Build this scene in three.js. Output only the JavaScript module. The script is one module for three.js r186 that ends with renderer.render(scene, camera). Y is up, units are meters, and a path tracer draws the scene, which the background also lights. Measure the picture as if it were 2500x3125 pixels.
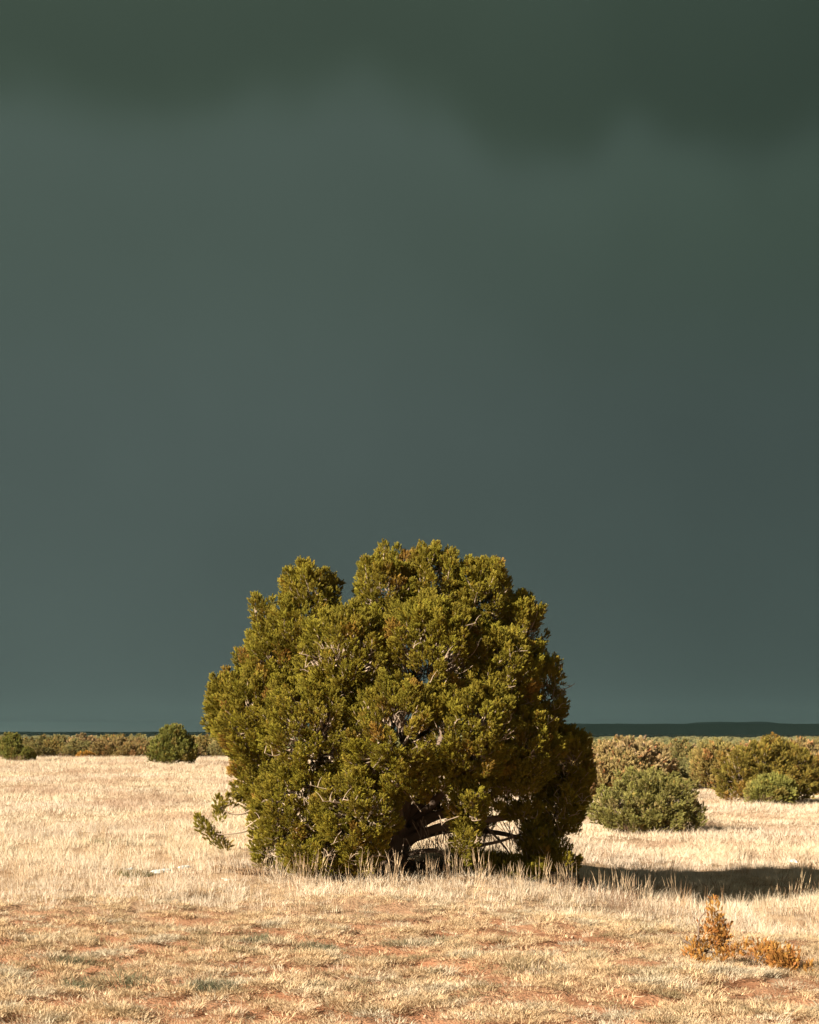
import * as THREE from 'three';
import { mergeGeometries } from 'three/addons/utils/BufferGeometryUtils.js';
import { createNoise2D, createNoise3D } from 'simplex-noise';

// ------------------------------------------------------------------ camera, sky, sun, exposure
const scene = new THREE.Scene();
const camera = new THREE.PerspectiveCamera(34.71, 819 / 1024, 0.1, 30000);
camera.position.set(0, 1.6, 0);
camera.lookAt(0, 1.6, -10);
camera.setViewOffset(2500, 3125, 0, -667, 2500, 3125);        // level camera with a raised lens: horizon low in the frame

const renderer = new THREE.WebGLRenderer({ antialias: true });
renderer.toneMapping = THREE.LinearToneMapping;
renderer.toneMappingExposure = 2.8;
renderer.shadowMap.enabled = true;
renderer.shadowMap.type = THREE.PCFSoftShadowMap;

const rad = Math.PI / 180;
const SUN_EL = 26 * rad, SUN_AZ = 38 * rad;                    // low in the left, a little behind the camera
const sunDir = new THREE.Vector3(-Math.cos(SUN_EL) * Math.cos(SUN_AZ), Math.sin(SUN_EL), Math.cos(SUN_EL) * Math.sin(SUN_AZ));
const sun = new THREE.DirectionalLight(new THREE.Color().setRGB(1.0, 0.89, 0.70), 5);
sun.name = 'sun';
sun.position.copy(sunDir).multiplyScalar(80).add(new THREE.Vector3(0, 0, -18));
sun.target.position.set(0, 0, -18);
sun.castShadow = true;
sun.shadow.mapSize.set(4096, 4096);
Object.assign(sun.shadow.camera, { left: -40, right: 40, top: 40, bottom: -40, near: 1, far: 200 });
scene.add(sun, sun.target);

function rng(seed) { let s = seed | 0; return () => { s = (s + 0x6d2b79f5) | 0; let t = Math.imul(s ^ (s >>> 15), 1 | s); t = (t + Math.imul(t ^ (t >>> 7), 61 | t)) ^ t; return ((t ^ (t >>> 14)) >>> 0) / 4294967296; }; }
const n2 = createNoise2D(rng(11)), n3 = createNoise3D(rng(12)), n2b = createNoise2D(rng(13));
const smooth = (a, b, x) => { const t = Math.min(1, Math.max(0, (x - a) / (b - a))); return t * t * (3 - 2 * t); };
const lerp = (a, b, t) => a + (b - a) * t;
function piece(table, x) {                                      // smooth interpolation in a table of [x, y]
  if (x <= table[0][0]) return table[0][1];
  for (let i = 1; i < table.length; i++) if (x < table[i][0]) return lerp(table[i - 1][1], table[i][1], smooth(table[i - 1][0], table[i][0], x));
  return table[table.length - 1][1];
}
function fbm(f, x, y, o = 4) { let s = 0, a = 0.5; for (let i = 0; i < o; i++) { s += a * f(x, y); x = x * 2.03 + 7.1; y = y * 2.03 + 3.7; a *= 0.5; } return s; }

// storm sky: slate grey rain curtain below a darker, greener cloud base with a soft ragged edge
{
  const W = 2048, Hh = 1024, data = new Float32Array(W * Hh * 4);
  const edge = [[-180, 22], [-60, 21.5], [-25, 20.8], [-14, 20.5], [-7.4, 20.1], [-4, 20.7], [-1.8, 21.3], [0.6, 20.3], [3.4, 18.9], [5.7, 18.5], [8, 19.7], [10, 18.8], [11.9, 18.4], [14, 19.3], [40, 20], [90, 21], [180, 22]];
  for (let r = 0; r < Hh; r++) {
    const el = ((r + 0.5) / Hh - 0.5) * Math.PI, y = Math.sin(el), e = el / rad;
    for (let c = 0; c < W; c++) {
      const az = ((c + 0.5) / W - 0.5) * 2 * Math.PI, x = Math.cos(az) * Math.cos(el), z = Math.sin(az) * Math.cos(el);
      const a = Math.atan2(x, -z) / rad;                        // degrees to the right of the view
      const soft = n3(x * 3, y * 3, z * 3), fine = n3(x * 9, y * 9 + 5, z * 9) * 0.6 + n3(x * 22, y * 22, z * 22) * 0.3;
      const up = e - piece(edge, a) - fine * 0.55, b = smooth(-1.2, 2.0, up) * (1 - 0.35 * smooth(2, 7, up)), lit = smooth(-4.5, -0.3, up) * (1 - smooth(-0.3, 1, up));
      let k = 0.0308 * (1 + 0.08 * soft + 0.035 * fine) * lerp(1, 0.74, b) * (1 + 0.06 * lit);
      const right = smooth(-4, 15, a) * (1 - smooth(60, 130, a));
      k *= lerp(1.05, 0.80, right);
      k *= 1 + 0.10 * (1 - smooth(0, 9, e)) ;
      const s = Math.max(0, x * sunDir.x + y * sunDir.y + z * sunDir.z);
      k *= 1 + 2.3 * smooth(-0.05, 1, s);                         // thinner cloud towards the sun, brightened further to fill the shadows
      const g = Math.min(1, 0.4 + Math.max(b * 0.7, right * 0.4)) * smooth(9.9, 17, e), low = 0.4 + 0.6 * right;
      const wm = 0.85 * smooth(0.0, 0.9, s), o = (r * W + c) * 4;            // cloud lit by the low sun, warm tint added to warm the shadows
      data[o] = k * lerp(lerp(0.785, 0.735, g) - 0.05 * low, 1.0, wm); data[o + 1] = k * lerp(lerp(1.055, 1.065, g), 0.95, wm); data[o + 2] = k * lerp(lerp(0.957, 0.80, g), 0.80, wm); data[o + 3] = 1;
    }
  }
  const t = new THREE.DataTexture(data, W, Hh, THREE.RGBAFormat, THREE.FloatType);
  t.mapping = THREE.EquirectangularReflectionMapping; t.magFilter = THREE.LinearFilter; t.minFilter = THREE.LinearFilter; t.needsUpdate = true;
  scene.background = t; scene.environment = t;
}

// ------------------------------------------------------------------ helpers
const names = {};
const numbered = (n) => { const k = (names[n] = (names[n] ?? -1) + 1); return k ? n + '_' + String(k).padStart(3, '0') : n; };
function tag(o, label, category, group, kind) { if (label) o.userData.label = label; if (category) o.userData.category = category; if (group) o.userData.group = group; if (kind) o.userData.kind = kind; return o; }
function thing(name, label, category, [x, y, z], turn = 0, group) { const o = new THREE.Group(); o.name = numbered(name); o.position.set(x, y, z); o.rotation.y = turn; tag(o, label, category, group); scene.add(o); return o; }
function part(name, geo, mat, parent) { const m = new THREE.Mesh(geo, mat); m.name = parent === scene ? numbered(name) : name; m.castShadow = m.receiveShadow = true; parent.add(m); return m; }
function instanced(name, geo, mat, list, parent) {              // list: [[matrix, [r, g, b]], ...]
  const m = new THREE.InstancedMesh(geo, mat, list.length);
  m.name = parent === scene ? numbered(name) : name; m.castShadow = m.receiveShadow = true; m.userData.kind = 'stuff';
  const c = new THREE.Color();
  list.forEach(([mx, col], i) => { m.setMatrixAt(i, mx); m.setColorAt(i, c.setRGB(...col)); });
  parent.add(m); return m;
}
const V = (x, y, z) => new THREE.Vector3(x, y, z);
const UPV = V(0, 1, 0);
const _q = new THREE.Quaternion(), _q2 = new THREE.Quaternion();
function place(p, dir, spin, sx, sy = sx) {                     // a matrix that turns +y to dir
  _q.setFromUnitVectors(UPV, dir); _q2.setFromAxisAngle(UPV, spin); _q.multiply(_q2);
  return new THREE.Matrix4().compose(p, _q, V(sx, sy, sx));
}
function soup(pos, nrm) { const g = new THREE.BufferGeometry(); g.setAttribute('position', new THREE.Float32BufferAttribute(pos, 3)); g.computeVertexNormals(); return g; }
function tubeGeo(pts, r0, r1, sides = 6, steps = 0, R = null, rough = 0) {   // tapered curved limb
  const c = new THREE.CatmullRomCurve3(pts), n = steps || pts.length * 3, P = c.getPoints(n), pos = [], idx = [];
  let a = V(0.31, 0.2, 0.93);
  for (let i = 0; i <= n; i++) {
    const t = P[Math.min(n, i + 1)].clone().sub(P[Math.max(0, i - 1)]).normalize();
    a = a.clone().sub(t.clone().multiplyScalar(a.dot(t))).normalize();
    const b = t.clone().cross(a), r = lerp(r0, r1, i / n);
    for (let k = 0; k < sides; k++) { const th = (k / sides) * 2 * Math.PI, rr = r * (1 + (R ? (R() - 0.5) * rough : 0)); pos.push(P[i].x + rr * (a.x * Math.cos(th) + b.x * Math.sin(th)), P[i].y + rr * (a.y * Math.cos(th) + b.y * Math.sin(th)), P[i].z + rr * (a.z * Math.cos(th) + b.z * Math.sin(th))); }
    if (i < n) for (let k = 0; k < sides; k++) { const o = i * sides, k2 = (k + 1) % sides; idx.push(o + k, o + k2, o + sides + k, o + k2, o + sides + k2, o + sides + k); }
  }
  for (let k = 1; k < sides - 1; k++) { const o = n * sides; idx.push(o, o + k, o + k + 1, 0, k + 1, k); }
  const g = new THREE.BufferGeometry(); g.setAttribute('position', new THREE.Float32BufferAttribute(pos, 3)); g.setIndex(idx); g.computeVertexNormals(); return g;
}
function noiseTexture(size, seed, fn, srgb = false) {
  const d = new Uint8Array(size * size * 4), f = createNoise3D(rng(seed));
  for (let j = 0; j < size; j++) for (let i = 0; i < size; i++) {  // wraps: noise on a torus drawn from two circles
    const u = i / size, v = j / size, [r, g, b] = fn((s, o = 0) => { let w = 0; for (const [du, dv] of [[0, 0], [1, 0], [0, 1], [1, 1]]) w += f((u - du) * s, (v - dv) * s, o) * (du ? u : 1 - u) * (dv ? v : 1 - v); return w; }), o = (j * size + i) * 4;
    d[o] = r * 255; d[o + 1] = g * 255; d[o + 2] = b * 255; d[o + 3] = 255;
  }
  const t = new THREE.DataTexture(d, size, size); t.wrapS = t.wrapT = THREE.RepeatWrapping; t.magFilter = THREE.LinearFilter; t.minFilter = THREE.LinearMipmapLinearFilter; t.generateMipmaps = true; if (srgb) t.colorSpace = THREE.SRGBColorSpace; t.needsUpdate = true; return t;
}

// ------------------------------------------------------------------ terrain
const HL = [[0, 0], [22, 0], [45, -0.02], [75, 0.0], [98, -0.1], [112, -0.5], [150, -2.0], [200, -2.7], [400, -6.5], [1000, -9], [2500, -7], [6000, -5], [14000, -4]];
const HR = [[0, 0], [30, 0], [45, -0.08], [70, -0.7], [150, -3.0], [300, -5.4], [600, -8], [1500, -9], [6000, -6], [14000, -4]];
function height(x, z) {
  const d = Math.max(0, -z), w = smooth(-0.03, 0.12, x / Math.max(d, 8));
  let h = lerp(piece(HL, d), piece(HR, d), w);
  h -= 0.45 * smooth(0.4, 3.8, x) * smooth(10.5, 17, d) * (1 - smooth(60, 110, d));
  const near = 1 - smooth(40, 120, d);
  h += near * (0.045 * n2(x * 0.35, z * 0.35) + 0.022 * n2b(x * 1.3, z * 1.3) + 0.010 * n2(x * 3.7 + 9, z * 3.7));
  if (d > 5 && d < 20) h += 0.045 * (smooth(0.2, 0.95, patch(x, z)) - 0.3) * (1 - smooth(13, 17, d));
  h += smooth(60, 200, d) * 0.35 * n2(x * 0.02, z * 0.02) * (1 - smooth(900, 3000, d));
  return h;
}
// how grassy a spot is: 0 bare red soil, 1 closed straw
function meadow(x, z) { const d = -z + 0.55 * n2b(x * 0.5, z * 0.5) + 0.35 * n2(x * 1.4, z * 1.4) - 0.05 * x; return smooth(12.6, 16.2, d); }
function patch(x, z) { return 0.47 + 0.26 * n2(x * 0.7, z * 1.3) + 0.42 * n2b(x * 2.1 + 4, z * 3.1) + 0.42 * n2(x * 5.2, z * 6.6 + 3); }
{
  const zs = [];
  for (let z = 60; z > 4; z -= 4) zs.push(z);
  for (let z = 4; z > -8; z -= 0.5) zs.push(z);
  for (let z = -8; z > -24; z -= 0.09) zs.push(z);
  for (let z = -24, s = 0.1; z > -5500; z -= s, s = Math.min(s * 1.035, 300)) zs.push(z);
  const NX = 190, pos = [], uv = [], col = [], idx = [];
  zs.forEach((z, j) => {
    const d = Math.max(0, -z), w = 14 + 0.9 * d + (z > -8 ? 40 * smooth(-8, 8, z) : 0);
    for (let i = 0; i <= NX; i++) {
      const t = (i / NX) * 2 - 1, x = w * (0.55 * t + 0.45 * t * t * t);
      pos.push(x, height(x, z), z); uv.push(x / 3.1, z / 3.1);
      const p = meadow(x, z), q = smooth(0.15, 0.75, patch(x, z)), far = smooth(90, 260, d);
      const g = Math.max(p * 0.85, q * 0.3);
      const soil = [0.36, 0.17, 0.095], straw = [0.47, 0.34, 0.225], plain = [0.20, 0.17, 0.085];
      const wob = 1 + 0.12 * n2b(x * 0.23, z * 0.23);
      for (let k = 0; k < 3; k++) col.push(lerp(lerp(soil[k], straw[k], g), plain[k], far) * wob);
    }
    if (j) for (let i = 0; i < NX; i++) { const a = (j - 1) * (NX + 1) + i, b = a + NX + 1; idx.push(a, a + 1, b, a + 1, b + 1, b); }
  });
  const g = new THREE.BufferGeometry();
  g.setAttribute('position', new THREE.Float32BufferAttribute(pos, 3)); g.setAttribute('uv', new THREE.Float32BufferAttribute(uv, 2)); g.setAttribute('color', new THREE.Float32BufferAttribute(col, 3)); g.setIndex(idx); g.computeVertexNormals();
  const map = noiseTexture(1024, 31, (n) => { const a = n(14), b = n(60, 3), c = n(220, 7), v = Math.min(1, Math.max(0.25, 0.78 + 0.10 * a + 0.13 * b + 0.15 * c)); return [v, v * (0.985 + 0.03 * b), v * (0.97 + 0.05 * b)]; });
  const bump = noiseTexture(1024, 32, (n) => { const v = Math.min(1, Math.max(0, 0.5 + 0.2 * n(30) + 0.2 * n(90, 2) + 0.16 * n(260, 5))); return [v, v, v]; });
  const m = new THREE.MeshPhysicalMaterial({ vertexColors: true, specularIntensity: 0.2, map, bumpMap: bump, bumpScale: 0.02, roughness: 1, side: THREE.DoubleSide });
  m.name = 'red_soil';
  tag(part('ground', g, m, scene), 'red soil plain with patches of dry straw', 'ground', null, 'structure');
}

// ------------------------------------------------------------------ grass
const grassMat = new THREE.MeshPhysicalMaterial({ roughness: 0.9, side: THREE.DoubleSide, transmission: 0.3, thickness: 0, specularIntensity: 0.3 });
grassMat.name = 'dry_straw';
function blades(seed, n, spread, h0, h1, w, lean, kinks = 2) {
  const R = rng(seed), pos = [];
  for (let i = 0; i < n; i++) {
    const th = R() * 6.283, r = spread * Math.sqrt(R()), bx = Math.cos(th) * r, bz = Math.sin(th) * r, out = th + (R() - 0.5) * 1.8;
    const h = lerp(h0, h1, R() * R()), l = lean * (0.3 + R()), turn = R() * 6.283, wx = Math.cos(turn) * w * 0.5, wz = Math.sin(turn) * w * 0.5;
    let prev = null;
    for (let k = 0; k <= kinks; k++) {
      const t = k / kinks, c = [bx + Math.cos(out) * l * h * t * t, h * t * (1 - 0.25 * l * t), bz + Math.sin(out) * l * h * t * t], s = 1 - 0.85 * t;
      const a = [c[0] - wx * s, c[1], c[2] - wz * s], b = [c[0] + wx * s, c[1], c[2] + wz * s];
      if (prev) { pos.push(...prev[0], ...prev[1], ...a); if (k < kinks) pos.push(...prev[1], ...b, ...a); }
      prev = [a, b];
    }
  }
  return soup(pos);
}
function stalks(seed, n, spread, h0, h1, w) {                   // seed stems with a plume at the tip
  const R = rng(seed), gs = [];
  for (let i = 0; i < n; i++) {
    const th = R() * 6.283, r = spread * Math.sqrt(R()), h = lerp(h0, h1, R()), o = R() * 6.283, l = 0.05 + 0.28 * R() * R(), b = V(Math.cos(th) * r, 0, Math.sin(th) * r);
    const pt = (t) => V(b.x + Math.cos(o) * l * h * t * t * 1.4, h * t * (1 - l * 0.3 * t), b.z + Math.sin(o) * l * h * t * t * 1.4);
    gs.push(tubeGeo([pt(0), pt(0.35), pt(0.7)], w, w * 0.7, 3, 3), tubeGeo([pt(0.68), pt(0.84), pt(1)], w * 2.3, w * 0.5, 3, 3));
  }
  return mergeGeometries(gs.map((g) => g.toNonIndexed()));
}
const tallTufts = [0, 1, 2].map((k) => blades(100 + k, 50, 0.095, 0.05, 0.24, 0.0056, 0.7));
const fieldTufts = [0, 1].map((k) => blades(110 + k, 40, 0.17, 0.06, 0.24, 0.010, 0.8));
const matTufts = [0, 1, 2].map((k) => blades(120 + k, 64, 0.075, 0.015, 0.055, 0.0046, 1.4));
const stemTufts = [0, 1].map((k) => stalks(130 + k, 7, 0.07, 0.24, 0.50, 0.0012));
const SNOW = [
  [-2.78, -18.4, 0.24, 0.6, 0.035, 'largest white snow remnant in the grass left of the juniper, lower half'],
  [-2.60, -19.0, 0.20, 0.5, 0.04, 'white snow remnant joining the largest one at its upper right'],
  [-3.24, -19.0, 0.13, 0.4, 0.03, 'small white snow remnant left of the largest one'],
  [-1.97, -17.4, 0.18, 0.2, 0.02, 'thin white snow sliver close to the left foot of the juniper'],
  [6.05, -25.8, 0.12, 0.3, 0.05, 'tiny white snow fleck above the juniper shadow on the right'],
  [-24.2, -113, 1.1, 5, 0.30, 'bright white snow strip at the far edge of the pale field'],
  [-25.9, -114, 0.5, 4, 0.28, 'short white snow strip beside the bush on the left edge'],
  [28.0, -119, 2.2, 4, 1.5, 'white snow bank between the trees behind the brown-olive juniper'],
];
const inSnow = (x, z) => SNOW.some(([a, b, w, e]) => Math.abs(x - a) < w * 0.55 && z - b < e * 0.5 + 0.45 && z - b > -e * 0.5);
const TREE = V(-0.22, 0, -18.5);
const underTree = (x, z) => { const dx = (x - TREE.x - 0.1) / 2.0, dz = (z - TREE.z) / 1.55; return dx * dx + dz * dz; };
const strawTone = (R, x, z, v = 0.16) => {
  if (R() < 0.05 + 0.22 * smooth(0.15, 0.7, n2b(x * 0.6 + 31, z * 0.35)) ) { const k = 0.7 + 0.6 * R(); return [0.38 * k, 0.265 * k, 0.175 * k]; }
  const a = 0.5 + 0.5 * n2(x * 0.11 + 3, z * 0.11), b = 0.5 + 0.5 * n2b(x * 0.9, z * 0.9), k = 1 + (R() - 0.5) * 2 * v;
  return [lerp(0.65, 0.74, b) * k * lerp(0.93, 1.05, a), lerp(0.535, 0.645, b) * k * lerp(0.92, 1.05, a), lerp(0.385, 0.51, b) * k];
};
{
  const tall = [[], [], []], stems = [[], []], mats = [[], [], []], field = [[], []];
  let R = rng(201);
  const lean = (amount) => V((R() - 0.5) * amount, 1, (R() - 0.5) * amount).normalize();
  for (let i = 0; i < 26000; i++) {                              // meadow round the juniper
    const z = -13 - R() * 15, x = (R() - 0.5) * (8 - z * 0.62), p = meadow(x, z), u = underTree(x, z);
    if (R() > p * p * (0.42 + 0.6 * n2(x * 0.8, z * 0.8) + 0.5 * n2b(x * 2.6, z * 2.6)) + 0.01 || (u < 0.62 && R() < 0.85) || inSnow(x, z)) continue;
    const s = lerp(0.4, 1.0, p * p) * (0.6 + 0.6 * R()) * lerp(0.75, 1.15, 0.5 + 0.5 * n2b(x * 0.35, z * 0.35));
    tall[i % 3].push([place(V(x, height(x, z) - 0.01, z), lean(0.35), R() * 6.28, s * 1.05, s), strawTone(R, x, z)]);
  }
  for (let i = 0; i < 4200; i++) {                               // seed stems, thickest along the front of the juniper
    const z = -13.5 - R() * 12, x = (R() - 0.5) * (7 - z * 0.6), p = meadow(x, z), u = underTree(x, z), front = Math.exp(-((z + 16.4 - 0.3 * n2(x, 2)) ** 2) / 0.5);
    if (R() > p * (0.10 + 0.55 * front) || u < 0.6 || inSnow(x, z)) continue;
    const t = strawTone(R, x, z, 0.12), s = 0.6 + 0.5 * R();
    stems[i % 2].push([place(V(x, height(x, z) - 0.01, z), lean(0.3), R() * 6.28, s), [t[0] * 0.97, t[1] * 0.86, t[2] * 0.72]]);
  }
  R = rng(202);
  for (let i = 0; i < 60000; i++) {                              // low matted grass in the foreground
    const z = -6.5 - R() * 11, x = (R() - 0.5) * (4.5 - z * 0.66), q = patch(x, z), p = meadow(x, z);
    if (R() > smooth(0.53, 0.80, q) * (1 - 0.75 * p) + 0.04) continue;
    const grey = smooth(0.0, 0.7, n2b(x * 1.6 + 20, z * 2.2)), green = smooth(0.35, 0.7, n2(x * 3.6 + 40, z * 4.6)), k = 0.68 + 0.46 * R();
    let c = [lerp(0.63, 0.58, grey) * k, lerp(0.465, 0.495, grey) * k, lerp(0.29, 0.37, grey) * k];
    c = [lerp(c[0], 0.23 * k, green * 0.85), lerp(c[1], 0.175 * k, green * 0.85), lerp(c[2], 0.09 * k, green * 0.85)];
    const s = 0.6 + 0.75 * R();
    mats[i % 3].push([place(V(x, height(x, z) - 0.006, z), lean(0.5), R() * 6.28, s * 1.15, s * (0.7 + 0.6 * R())), c]);
  }
  for (let i = 0; i < 520; i++) {                                // taller loose tufts among the mats
    const z = -7 - R() * 8, x = (R() - 0.5) * (4.5 - z * 0.66);
    if (patch(x, z) < 0.35 || n2(x * 0.5 + 7, z * 0.5) < -0.1) continue;
    const s = 0.35 + 0.45 * R() * R();
    tall[i % 3].push([place(V(x, height(x, z) - 0.01, z), lean(0.6), R() * 6.28, s, s * 1.05), strawTone(R, x, z)]);
  }
  R = rng(203);
  for (let i = 0; i < 62000; i++) {                              // open field beyond the juniper
    const d = 26 + 96 * R() ** 1.25, x = (R() - 0.5) * (10 + 0.72 * d), z = -d, side = x / d;
    const stop = lerp(112, 74, smooth(0.02, 0.12, side));
    if (d > stop + 6 * n2(x * 0.1, 5) || inSnow(x, z)) continue;
    const s = (0.75 + 0.5 * R()) * lerp(0.9, 1.35, smooth(26, 90, d)), red = smooth(0.05, 0.7, 0.8 * n2(x * 0.2 + 60, z * 0.10) + 0.5 * n2b(x * 0.8, z * 0.4));
    const t = strawTone(R, x, z, 0.13);
    field[i % 2].push([place(V(x, height(x, z) - 0.015, z), lean(0.4), R() * 6.28, s * 1.1, s * (0.75 + 0.35 * n2b(x * 0.2, z * 0.2))), [lerp(t[0], 0.46, red * 0.7), lerp(t[1], 0.31, red * 0.7), lerp(t[2], 0.22, red * 0.7)]]);
  }
  const weeds = [[], []], W = rng(204);
  for (let i = 0; i < 9000; i++) {                               // brown weed stalks in drifts
    const d = 15.5 + 90 * W() ** 1.5, x = (W() - 0.5) * (6 + 0.7 * d), z = -d;
    if (n2(x * 0.33 + 15, z * 0.16 + 2) + 0.5 * n2b(x * 1.3, z * 0.7) < 0.45 || underTree(x, z) < 1 || (x / d > 0.05 && d > 70)) continue;
    const s = (0.45 + 0.4 * W()) * lerp(0.8, 1.3, smooth(20, 80, d)), v = 0.8 + 0.5 * W();
    weeds[i % 2].push([place(V(x, height(x, z) - 0.01, z), V((W() - 0.5) * 0.7, 1, (W() - 0.5) * 0.7).normalize(), W() * 6.28, s * 2.2, s), [0.30 * v, 0.19 * v, 0.125 * v]]);
  }
  const weedGroup = thing('dry_weeds', 'drifts of brown weed stalks through the pale grass', 'weeds', [0, 0, 0]); weedGroup.userData.kind = 'stuff';
  stemTufts.forEach((g, k) => instanced('weed_stalk', g, grassMat, weeds[k], weedGroup));
  const stones = [], twigs = [], S = rng(205);
  for (let i = 0; i < 2600; i++) {
    const z = -7 - S() * 9, x = (S() - 0.5) * (4.5 - z * 0.66), y = height(x, z);
    if (patch(x, z) > 0.62) continue;
    const s = 0.006 + 0.016 * S() ** 4, v = 0.7 + 0.6 * S();
    if (i % 3) stones.push([new THREE.Matrix4().compose(V(x, y + s * 0.25, z), new THREE.Quaternion().setFromEuler(new THREE.Euler(S() * 6, S() * 6, S() * 6)), V(s * 1.3, s * 0.8, s)), [0.30 * v, 0.19 * v, 0.13 * v]]);
    else twigs.push([place(V(x, y + 0.006, z), V(S() - 0.5, 0.12 * (S() - 0.3), S() - 0.5).normalize(), 0, 0.5 + S(), 0.4 + 0.9 * S()), [0.33 * v, 0.24 * v, 0.16 * v]]);
  }
  const gravel = instanced('pebbles', new THREE.DodecahedronGeometry(1), new THREE.MeshStandardMaterial({ roughness: 1 }), stones, scene); tag(gravel, 'small reddish pebbles scattered on the bare soil', 'pebbles', null, 'stuff');
  const litter = instanced('dead_stalks', tubeGeo([V(0, 0, 0), V(0.005, 0.05, 0), V(0, 0.11, 0.004)], 0.0025, 0.0015, 4, 3), new THREE.MeshStandardMaterial({ roughness: 1 }), twigs, scene); tag(litter, 'broken dead stalks lying on the bare soil', 'litter', null, 'stuff');
  const meadowGroup = thing('meadow_grass', 'tall pale dry grass standing round the big juniper', 'grass', [0, 0, 0]);
  meadowGroup.userData.kind = 'stuff';
  tallTufts.forEach((g, k) => instanced('grass_tuft', g, grassMat, tall[k], meadowGroup));
  stemTufts.forEach((g, k) => instanced('seed_stem', g, grassMat, stems[k], meadowGroup));
  const matGroup = thing('matted_grass', 'low matted grey straw grass on the red foreground soil', 'grass', [0, 0, 0]);
  matGroup.userData.kind = 'stuff';
  matTufts.forEach((g, k) => instanced('grass_mat', g, grassMat, mats[k], matGroup));
  const fieldGroup = thing('field_grass', 'bleached dry grass covering the open field behind the juniper', 'grass', [0, 0, 0]);
  fieldGroup.userData.kind = 'stuff';
  fieldTufts.forEach((g, k) => instanced('grass_tuft', g, grassMat, field[k], fieldGroup));
}

// ------------------------------------------------------------------ junipers
const leafMat = new THREE.MeshPhysicalMaterial({ roughness: 0.8, specularIntensity: 0.35, side: THREE.DoubleSide }); leafMat.name = 'juniper_scale_leaf';
const barkMat = (() => {
  const map = noiseTexture(256, 41, (n) => { const v = Math.min(1, Math.max(0.2, 0.7 + 0.25 * n(24) + 0.2 * n(80, 2))); return [v, v * 0.98, v * 0.96]; });
  return new THREE.MeshStandardMaterial({ color: new THREE.Color().setRGB(0.17, 0.12, 0.09), roughness: 1 });
})(); barkMat.name = 'juniper_bark';
const twigMat = new THREE.MeshStandardMaterial({ color: new THREE.Color().setRGB(0.36, 0.27, 0.20), roughness: 1 }); twigMat.name = 'weathered_twig';
function spindle(pos, p, d, l, r) {
  const a = V(d.y, d.z, d.x).cross(d).normalize(), b = d.clone().cross(a), m = p.clone().addScaledVector(d, l * 0.42), e = p.clone().addScaledVector(d, l), ring = [0, 1, 2].map((k) => m.clone().addScaledVector(a, Math.cos(k * 2.094) * r).addScaledVector(b, Math.sin(k * 2.094) * r));
  for (let k = 0; k < 3; k++) { const u = ring[k], w = ring[(k + 1) % 3]; pos.push(p.x, p.y, p.z, w.x, w.y, w.z, u.x, u.y, u.z, e.x, e.y, e.z, u.x, u.y, u.z, w.x, w.y, w.z); }
}
function sprig(seed, n, len, fat) {                             // a branchlet tip, 7 cm long, of scale-leaved shoots
  const R = rng(seed), pos = [];
  for (let i = 0; i < n; i++) {
    const t = i / n, th = i * 2.4 + R(), up = 0.95 + 0.6 * R(), d = V(Math.cos(th) * (0.85 - 0.5 * t), up, Math.sin(th) * (0.85 - 0.5 * t)).normalize();
    spindle(pos, V((R() - 0.5) * 0.006, len * 0.72 * t, (R() - 0.5) * 0.006), d, len * (0.34 + 0.26 * R()) * (1 - 0.3 * t), fat * (0.8 + 0.4 * R()));
  }
  return soup(pos);
}
const sprigs = [0, 1, 2].map((k) => sprig(300 + k, 22, 0.088, 0.0036));
const coarse = [0, 1].map((k) => sprig(310 + k, 18, 0.17, 0.011));

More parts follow.
